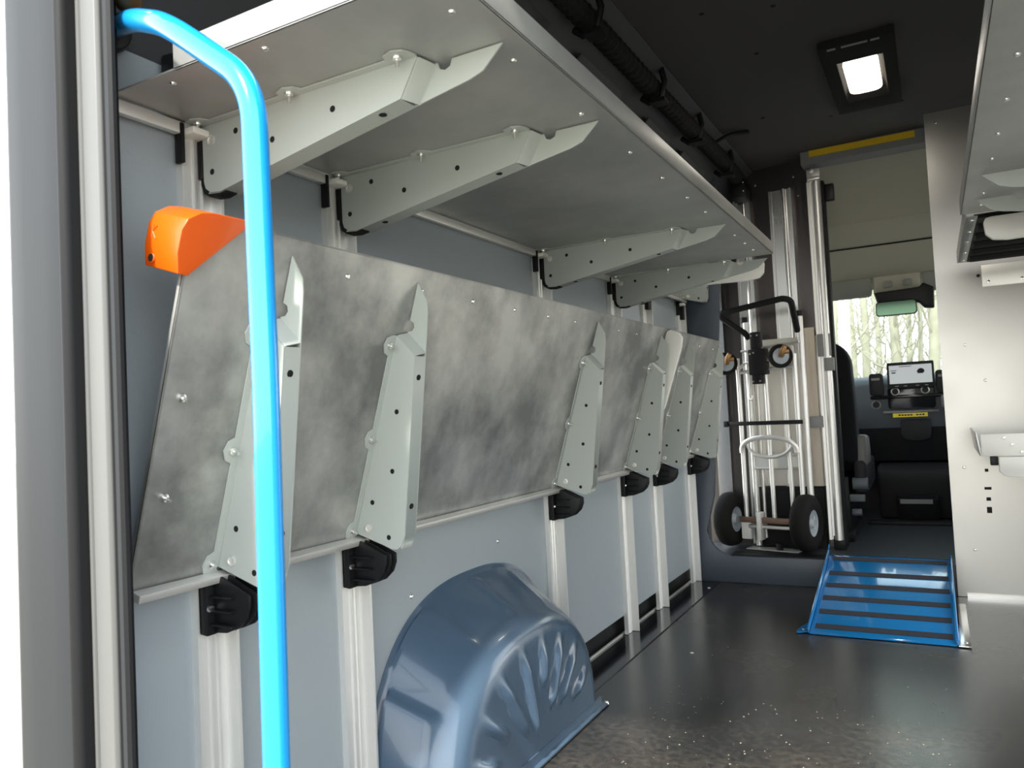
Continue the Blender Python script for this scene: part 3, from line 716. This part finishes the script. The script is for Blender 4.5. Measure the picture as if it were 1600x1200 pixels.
# =================================================================== CAB
seat = thing('driver_seat', 'black driver seat seen past the door post', 'seat', (-.66, 5.05, .145))
bk = MB().prism([(-.92, .58), (-.92, 1.15)] + arc(-.80, 1.18, .12, 180, 90, 6) + [(-.56, 1.30)] + arc(-.56, 1.14, .15, 85, 0, 8) + [(-.402, .95), (-.40, .58)], 'y', 4.78, 4.93)
part('backrest', bk, 'seat', seat, .035, 3)
part('cushion', MB().box(-.92, -.41, 4.90, 5.42, .52, .66), 'seat', seat, .035, 3)
part('side_trim', MB().prism([(4.78, .56), (5.0, .56), (5.04, .64), (4.98, .73), (4.80, .735)], 'x', -.42, -.352), 'jamb_pale', seat, .02, 3, label='pale grey hinge cover')
part('side_cover', MB().prism([(4.78, .40), (5.40, .42), (5.42, .58), (4.78, .60)], 'x', -.43, -.36), 'dash_dark', seat, .02, 3)
part('pedestal', MB().box(-.86, -.46, 4.80, 5.35, .145, .50), 'black', seat, .01)
part('adjuster_knob', MB().cyl((-.44, 4.79, .46), (-.36, 4.79, .46), .035, 14), 'dash', seat, .003)
part('lever', MB().box(-.46, -.38, 4.77, 4.80, .36, .40), 'dash', seat, .003)
part('adjuster_knob', MB().cyl((-.45, 4.77, .30), (-.40, 4.77, .30), .02, 10), 'dash', seat, .003)
part('headrest', MB().box(-.77, -.55, 4.80, 4.90, 1.34, 1.52), 'seat', seat, .04, 3)
part('base_rail', MB().box(-.50, -.44, 4.70, 5.35, .145, .19).cyl((-.452, 4.70, .17), (-.435, 4.69, .17), .018, 10), 'dash_dark', seat, .004)

ds = thing('dashboard', 'grey dashboard under the windscreen', 'dashboard', (-.2, 5.75, .6))
part('body', MB().prism([(5.66, 1.06), (5.62, 1.02), (5.60, .93), (5.63, .80), (5.72, .66), (5.9, .62), (6.04, .64), (6.04, 1.07), (5.9, 1.085), (5.74, 1.085)], 'x', -1.19, .79), 'dash', ds, .012, 3)
part('lower_dash', MB().prism([(5.66, .74), (5.72, .62), (5.76, .51), (6.04, .51), (6.04, .70)], 'x', -.46, .60), 'dash_dark', ds, .01)
def vent(x0, x1, lab):
    v = part('air_vent', MB().prism(rrect(x0, x1, .955, 1.100, .02), 'y', 5.555, 5.64), 'black', ds, .004, label=lab)
    part('vane', MB().box(x0 + .015, x1 - .02, 5.548, 5.553, 1.055, 1.07), 'jamb_mid', v)
vent(-.372, -.288, 'black air vent left of the screen'); vent(.012, .10, 'black air vent right of the screen')
part('ledge', MB().box(-.372, .10, 5.56, 5.63, .930, .953), 'black_gloss', ds, .008)
pnl = part('control_panel', MB().prism(rrect(-.268, .004, .862, 1.0, .02), 'y', 5.575, 5.62), 'black_gloss', ds, .004, label='glossy black control panel')
for x, z in ((-.222, .975), (-.050, .978)):
    kn = part('knob', MB().lathe([(.022, 0), (.025, .004), (.025, .012), (.020, .014), (.019, .006)], (x, 5.575, z), (0, -1, 0), 20), 'alu_satin', pnl)
    part('cap', MB().cyl((x, 5.575, z), (x, 5.566, z), .0188, 16), 'dash_dark', kn)
kn = part('dial', MB().lathe([(.030, 0), (.030, .012), (.022, .014), (.020, .006), (0, .006)], (-.340, 5.60, .895), (0, -1, 0), 20), 'jamb_mid', ds)
part('cap', MB().cyl((-.340, 5.60, .895), (-.340, 5.585, .895), .0195, 16), 'dash_dark', kn)
part('bezel', MB().box(-.30, .02, 5.585, 5.62, .835, .850), 'jamb_mid', ds, .003)
part('tray_flap', MB().prism([(-.205, .79), (-.205, .70), (-.19, .665), (-.15, .655), (-.115, .65), (-.08, .655), (-.04, .665), (-.03, .70), (-.03, .79)], 'y', 5.585, 5.66), 'dash_dark', ds, .008)
part('cup_holder', MB().box(.035, .12, 5.54, 5.62, .86, .94), 'jamb_mid', ds, .01)
st = MB().box(-.245, -.045, 5.573, 5.58, .808, .834)
for k in range(9):
    if k != 5: st.box(-.212 + k * .017, -.212 + k * .017 + .012, 5.5715, 5.573, .817, .826, 1)
solo('warning_label', st, ['yellow_label', 'black'], 'yellow label with dark lettering below the control panel', 'label')
tb = thing('touch_screen', 'lit rectangular touch screen on top of the dashboard', 'screen', (-.127, 5.56, .99))
part('frame', MB().prism(rrect(-.262, .008, .995, 1.163, .010), 'y', 5.55, 5.575), 'black', tb, .002)
sc = part('display', MB().box(-.249, -.005, 5.5475, 5.5495, 1.025, 1.143), 'screen_glow', tb, label='lit white display')
ui = MB().box(-.19, -.12, 5.5465, 5.5473, 1.132, 1.136).box(-.235, -.212, 5.5465, 5.5473, 1.092, 1.100).box(-.24, -.205, 5.5465, 5.5473, 1.108, 1.112)
ui.prism([(-.085, 1.085), (-.09, 1.10), (-.078, 1.115), (-.066, 1.118), (-.052, 1.113), (-.045, 1.098), (-.055, 1.085)], 'y', 5.5465, 5.5473)
part('icons', ui, 'dash_dark', sc)
part('button_row', MB().box(-.22, -.20, 5.548, 5.5495, 1.006, 1.012).box(-.17, -.15, 5.548, 5.5495, 1.006, 1.012).box(-.10, -.08, 5.548, 5.5495, 1.006, 1.012).box(-.05, -.03, 5.548, 5.5495, 1.006, 1.012), 'jamb_mid', tb)
part('stand', MB().box(-.20, -.06, 5.575, 5.60, 1.0, 1.09), 'black', tb)
cn = thing('lower_console', 'low black console with a step on the cab floor under the dashboard', 'console', (-.16, 5.75, .145))
part('body', MB().prism([(5.55, .46), (5.60, .50), (6.04, .50), (6.04, .145), (5.62, .145), (5.55, .40)], 'x', -.36, .50), 'dash_dark', cn, .02, 3)
part('step', MB().prism([(5.45, .20), (5.40, .30), (5.46, .31), (5.60, .31), (5.60, .145), (5.46, .145)], 'x', -.25, -.02), 'black', cn, .01)
part('step_pad', MB().prism([(5.397, .300), (5.40, .272), (5.403, .272), (5.40, .300)], 'x', -.23, -.05), 'jamb_mid', cn)
part('sill', MB().box(-.42, .55, 5.36, 5.45, .145, .165), 'dash_dark', cn, .004)

oc = thing('overhead_console', 'beige overhead console with reading lamps above the mirror', 'console', (-.17, 5.55, 1.60))
part('body', MB().prism(rrect(-.305, -.03, 1.60, 1.775, .03), 'y', 5.50, 5.66), 'headliner', oc, .015, 3)
for xl in (-.25, -.135): part('lamp_lens', MB().prism(rrect(xl, xl + .06, 1.645, 1.69, .015), 'y', 5.492, 5.51), 'headliner_grey', oc, .003)
part('switch', MB().box(-.24, -.205, 5.495, 5.51, 1.725, 1.737), 'axle', oc)
part('switch', MB().box(-.125, -.09, 5.495, 5.51, 1.735, 1.747), 'dash_dark', oc)
for xa, xb, lab in ((-.86, -.315, 'grey sun visor left of the overhead console'), (-.02, .55, 'grey sun visor right of the overhead console')):
    solo('sun_visor', MB().prism(rrect(xa, xb, 1.60, 1.735, .025), 'y', 5.50, 5.53), 'headliner_grey', lab, 'visor', 'sun visors', bevel=.008)
ch = thing('camera_housing', 'black camera housing at the top of the windscreen', 'camera', (-.14, 5.62, 1.50))
part('body', MB().prism([(-.315, 1.645), (-.29, 1.61), (-.285, 1.545), (-.255, 1.52), (-.05, 1.53), (-.02, 1.49), (.035, 1.485), (.04, 1.61), (-.02, 1.645), (-.04, 1.62), (-.29, 1.61)], 'y', 5.40, 5.495), 'black', ch, .01, 3)
rm = thing('rear_view_mirror', 'green tinted rear view mirror hanging below the camera housing', 'mirror', (-.17, 5.46, 1.46))
part('shell', MB().prism(rrect(-.292, -.060, 1.452, 1.545, .02), 'y', 5.375, 5.395), 'black', rm, .006)
part('glass', MB().prism(rrect(-.286, -.066, 1.458, 1.539, .017), 'y', 5.370, 5.374), 'mirror', rm)
part('stem', MB().cyl((-.17, 5.39, 1.52), (-.17, 5.40, 1.54), .012, 10), 'black', rm)

# =================================================================== CRUMBS ON THE FLOOR
cr = MB()
for k in range(210):
    x = random.uniform(-.85, .0); y = random.uniform(1.75, 2.55) if k < 170 else random.uniform(2.5, 3.6)
    s = random.uniform(.0012, .0035); a = random.uniform(0, PI)
    c, sn = math.cos(a) * s, math.sin(a) * s
    cr.add([(x + c, y + sn, .0006), (x - sn, y + c, .0006), (x - c, y - sn, .0006), (x + sn, y - c, .0006), (x, y, .0006 + s * .8)], [(0, 1, 4), (1, 2, 4), (2, 3, 4), (3, 0, 4), (3, 2, 1, 0)])
o = solo('floor_crumbs', cr, 'crumb', 'pale crumbs and grit scattered over the dark floor', 'grit', kind='stuff', smooth=0)
for i, (x, y, lab) in enumerate(((-.885, 2.93, 'white paint chip on the floor near the left wall rails'), (-1.09, 3.98, 'small white chip on the floor before the kick plate'))):
    solo('paint_chip', MB().prism([(x, y), (x + .010, y - .004), (x + .014, y + .004), (x + .004, y + .009)], 'z', .0042 if x < -1.068 else .0006, .0075 if x < -1.068 else .003), 'white_paint', lab, 'chip', 'paint chips')

# =================================================================== OUTSIDE
gd = MB().box(-60, 60, -60, 120, -.80, -.75)
struct('ground_outside', gd, 'ground', 'pale ground around the van')
def tree(x, y, h, r, mt, label, group, lean=0.0, nb=14):
    m = MB(); rnd = random.Random(int(x * 977 + y * 131))
    path = []; z = -.76
    for k in range(9):
        t = k / 8
        path.append((x + lean * h * t + rnd.uniform(-.06, .06) * (k > 0), y + rnd.uniform(-.06, .06) * (k > 0), z + h * t))
    m.tube(path, [r * (1 - .75 * k / 8) for k in range(9)], 8)
    for k in range(nb):
        t = rnd.uniform(.16, .92); i = int(t * 8); p = Vector(path[i]).lerp(Vector(path[min(i + 1, 8)]), t * 8 - i)
        a = rnd.uniform(0, 2 * PI); l = h * rnd.uniform(.12, .26) * (1.15 - t); d = Vector((math.cos(a), math.sin(a), rnd.uniform(.5, 1.5))).normalized()
        bp_ = [p]; q = p
        for s in range(4):
            d = (d + Vector((rnd.uniform(-.25, .25), rnd.uniform(-.25, .25), rnd.uniform(-.1, .3)))).normalized(); q = q + d * l / 4; bp_.append(q)
        rr = r * .32 * (1 - t * .6)
        m.tube(bp_, [rr, rr * .75, rr * .55, rr * .4, rr * .2], 5)
        for s in range(3):
            st_ = bp_[rnd.choice((1, 2, 3))]; dd = Vector((rnd.uniform(-1, 1), rnd.uniform(-1, 1), rnd.uniform(.1, 1.2))).normalized()
            mid = st_ + dd * l * .22 + Vector((rnd.uniform(-.05, .05), 0, 0)); m.tube([st_, mid, mid + (dd + Vector((rnd.uniform(-.3, .3), 0, .3))) * l * .2], [rr * .4, rr * .28, rr * .12], 4)
    t_ = solo('bare_tree', m, mt, label, 'tree', group, smooth=60, origin=(x, y, -.76))
    return t_
tree(-1.16, 13.0, 9, .11, 'bark_white', 'slim white-barked tree standing in front of the brown wood ahead', 'trees ahead of the van', .0, 8)
tree(-1.75, 14.0, 8, .10, 'bark', 'leaning bare tree seen through the left of the windscreen', 'trees ahead of the van', .13, 12)
rnd = random.Random(3)
row = [(-6.5, 21), (-4.6, 18), (-3.4, 23), (-2.5, 19), (-2.15, 26), (-1.55, 22), (-1.1, 28), (-.75, 20), (-.35, 25), (.0, 19), (.4, 29), (.75, 22), (1.7, 18), (2.9, 22), (4.4, 20),
       (-2.9, 32), (-1.9, 34), (-.9, 36), (-.1, 33), (.9, 35), (-3.6, 35), (2.0, 31)]
for (x, y) in row:
    tree(x, y, rnd.uniform(9, 13), rnd.uniform(.09, .16), 'bark', 'bare brown tree in the wood seen through the windscreen', 'wood ahead of the van', rnd.uniform(-.03, .03), 30)

# =================================================================== SCALE TO REAL SIZE
done = set()
for o in list(bpy.data.objects):
    o.location = Vector(o.location) * SCALE
    if o.type == 'MESH' and o.data.name not in done:
        done.add(o.data.name); o.data.transform(Matrix.Scale(SCALE, 4))

# =================================================================== CAMERA, LIGHT
sc_ = bpy.context.scene
F = Vector((660, 15, 1200.)).normalized()
D = Vector((.05, 1, -.04)); D = (D - F * D.dot(F)).normalized()
R = D.cross(F)
M = Matrix((R, F, -D))          # photo-camera axes (right, down, ahead) -> van axes
cam = bpy.data.cameras.new('camera'); co = bpy.data.objects.new('camera', cam); C.objects.link(co)
X = M @ Vector((1, 0, 0)); Y = M @ Vector((0, -1, 0)); Z = M @ Vector((0, 0, -1))
co.matrix_world = Matrix(((X.x, Y.x, Z.x, 0), (X.y, Y.y, Z.y, 0), (X.z, Y.z, Z.z, .95 * SCALE), (0, 0, 0, 1)))
cam.sensor_fit = 'HORIZONTAL'; cam.sensor_width = 36; cam.lens = 27.0
cam.clip_start = .02; cam.clip_end = 300
cam.dof.use_dof = True; cam.dof.focus_distance = 1.9; cam.dof.aperture_fstop = 9
sc_.camera = co

w_ = bpy.data.worlds.new('overcast'); sc_.world = w_; w_.use_nodes = True
nt = w_.node_tree; bg = nt.nodes['Background']
tcw = nt.nodes.new('ShaderNodeTexCoord'); sx = nt.nodes.new('ShaderNodeSeparateXYZ'); rw_ = nt.nodes.new('ShaderNodeValToRGB')
nt.links.new(tcw.outputs['Generated'], sx.inputs[0]); nt.links.new(sx.outputs['Z'], rw_.inputs['Fac']); nt.links.new(rw_.outputs['Color'], bg.inputs['Color'])
e = rw_.color_ramp.elements
e[0].position = 0; e[0].color = (1, 1, .96, 1); e[1].position = .8; e[1].color = (.42, .50, .60, 1)
bg.inputs['Strength'].default_value = 3.5

sun = bpy.data.lights.new('sun', 'SUN'); sun.energy = 6.0; sun.angle = math.radians(3.5); sun.color = (1, .95, .86)
so = bpy.data.objects.new('sun', sun); C.objects.link(so)
dirv = Vector((-.06, 1.0, -1.06)).normalized()
so.rotation_euler = dirv.to_track_quat('-Z', 'Y').to_euler()

for y, en in ((3.47, 2.5),):
    lp = bpy.data.lights.new('ceiling_lamp_light', 'AREA'); lp.energy = en; lp.size = .10; lp.size_y = .3; lp.shape = 'RECTANGLE'; lp.color = (1, .93, .82)
    lo = bpy.data.objects.new('ceiling_lamp_light', lp); C.objects.link(lo); lo.location = Vector((-.171, y, 2.255)) * SCALE

sc_.view_settings.view_transform = 'Standard'; sc_.view_settings.look = 'None'
sc_.view_settings.gamma = 1; sc_.view_settings.exposure = .55
sc_.view_settings.use_curve_mapping = False
sc_.cycles.use_denoising = True
sc_.cycles.max_bounces = 10; sc_.cycles.diffuse_bounces = 6; sc_.cycles.glossy_bounces = 6; sc_.cycles.transparent_max_bounces = 8
sc_.cycles.sample_clamp_indirect = 8
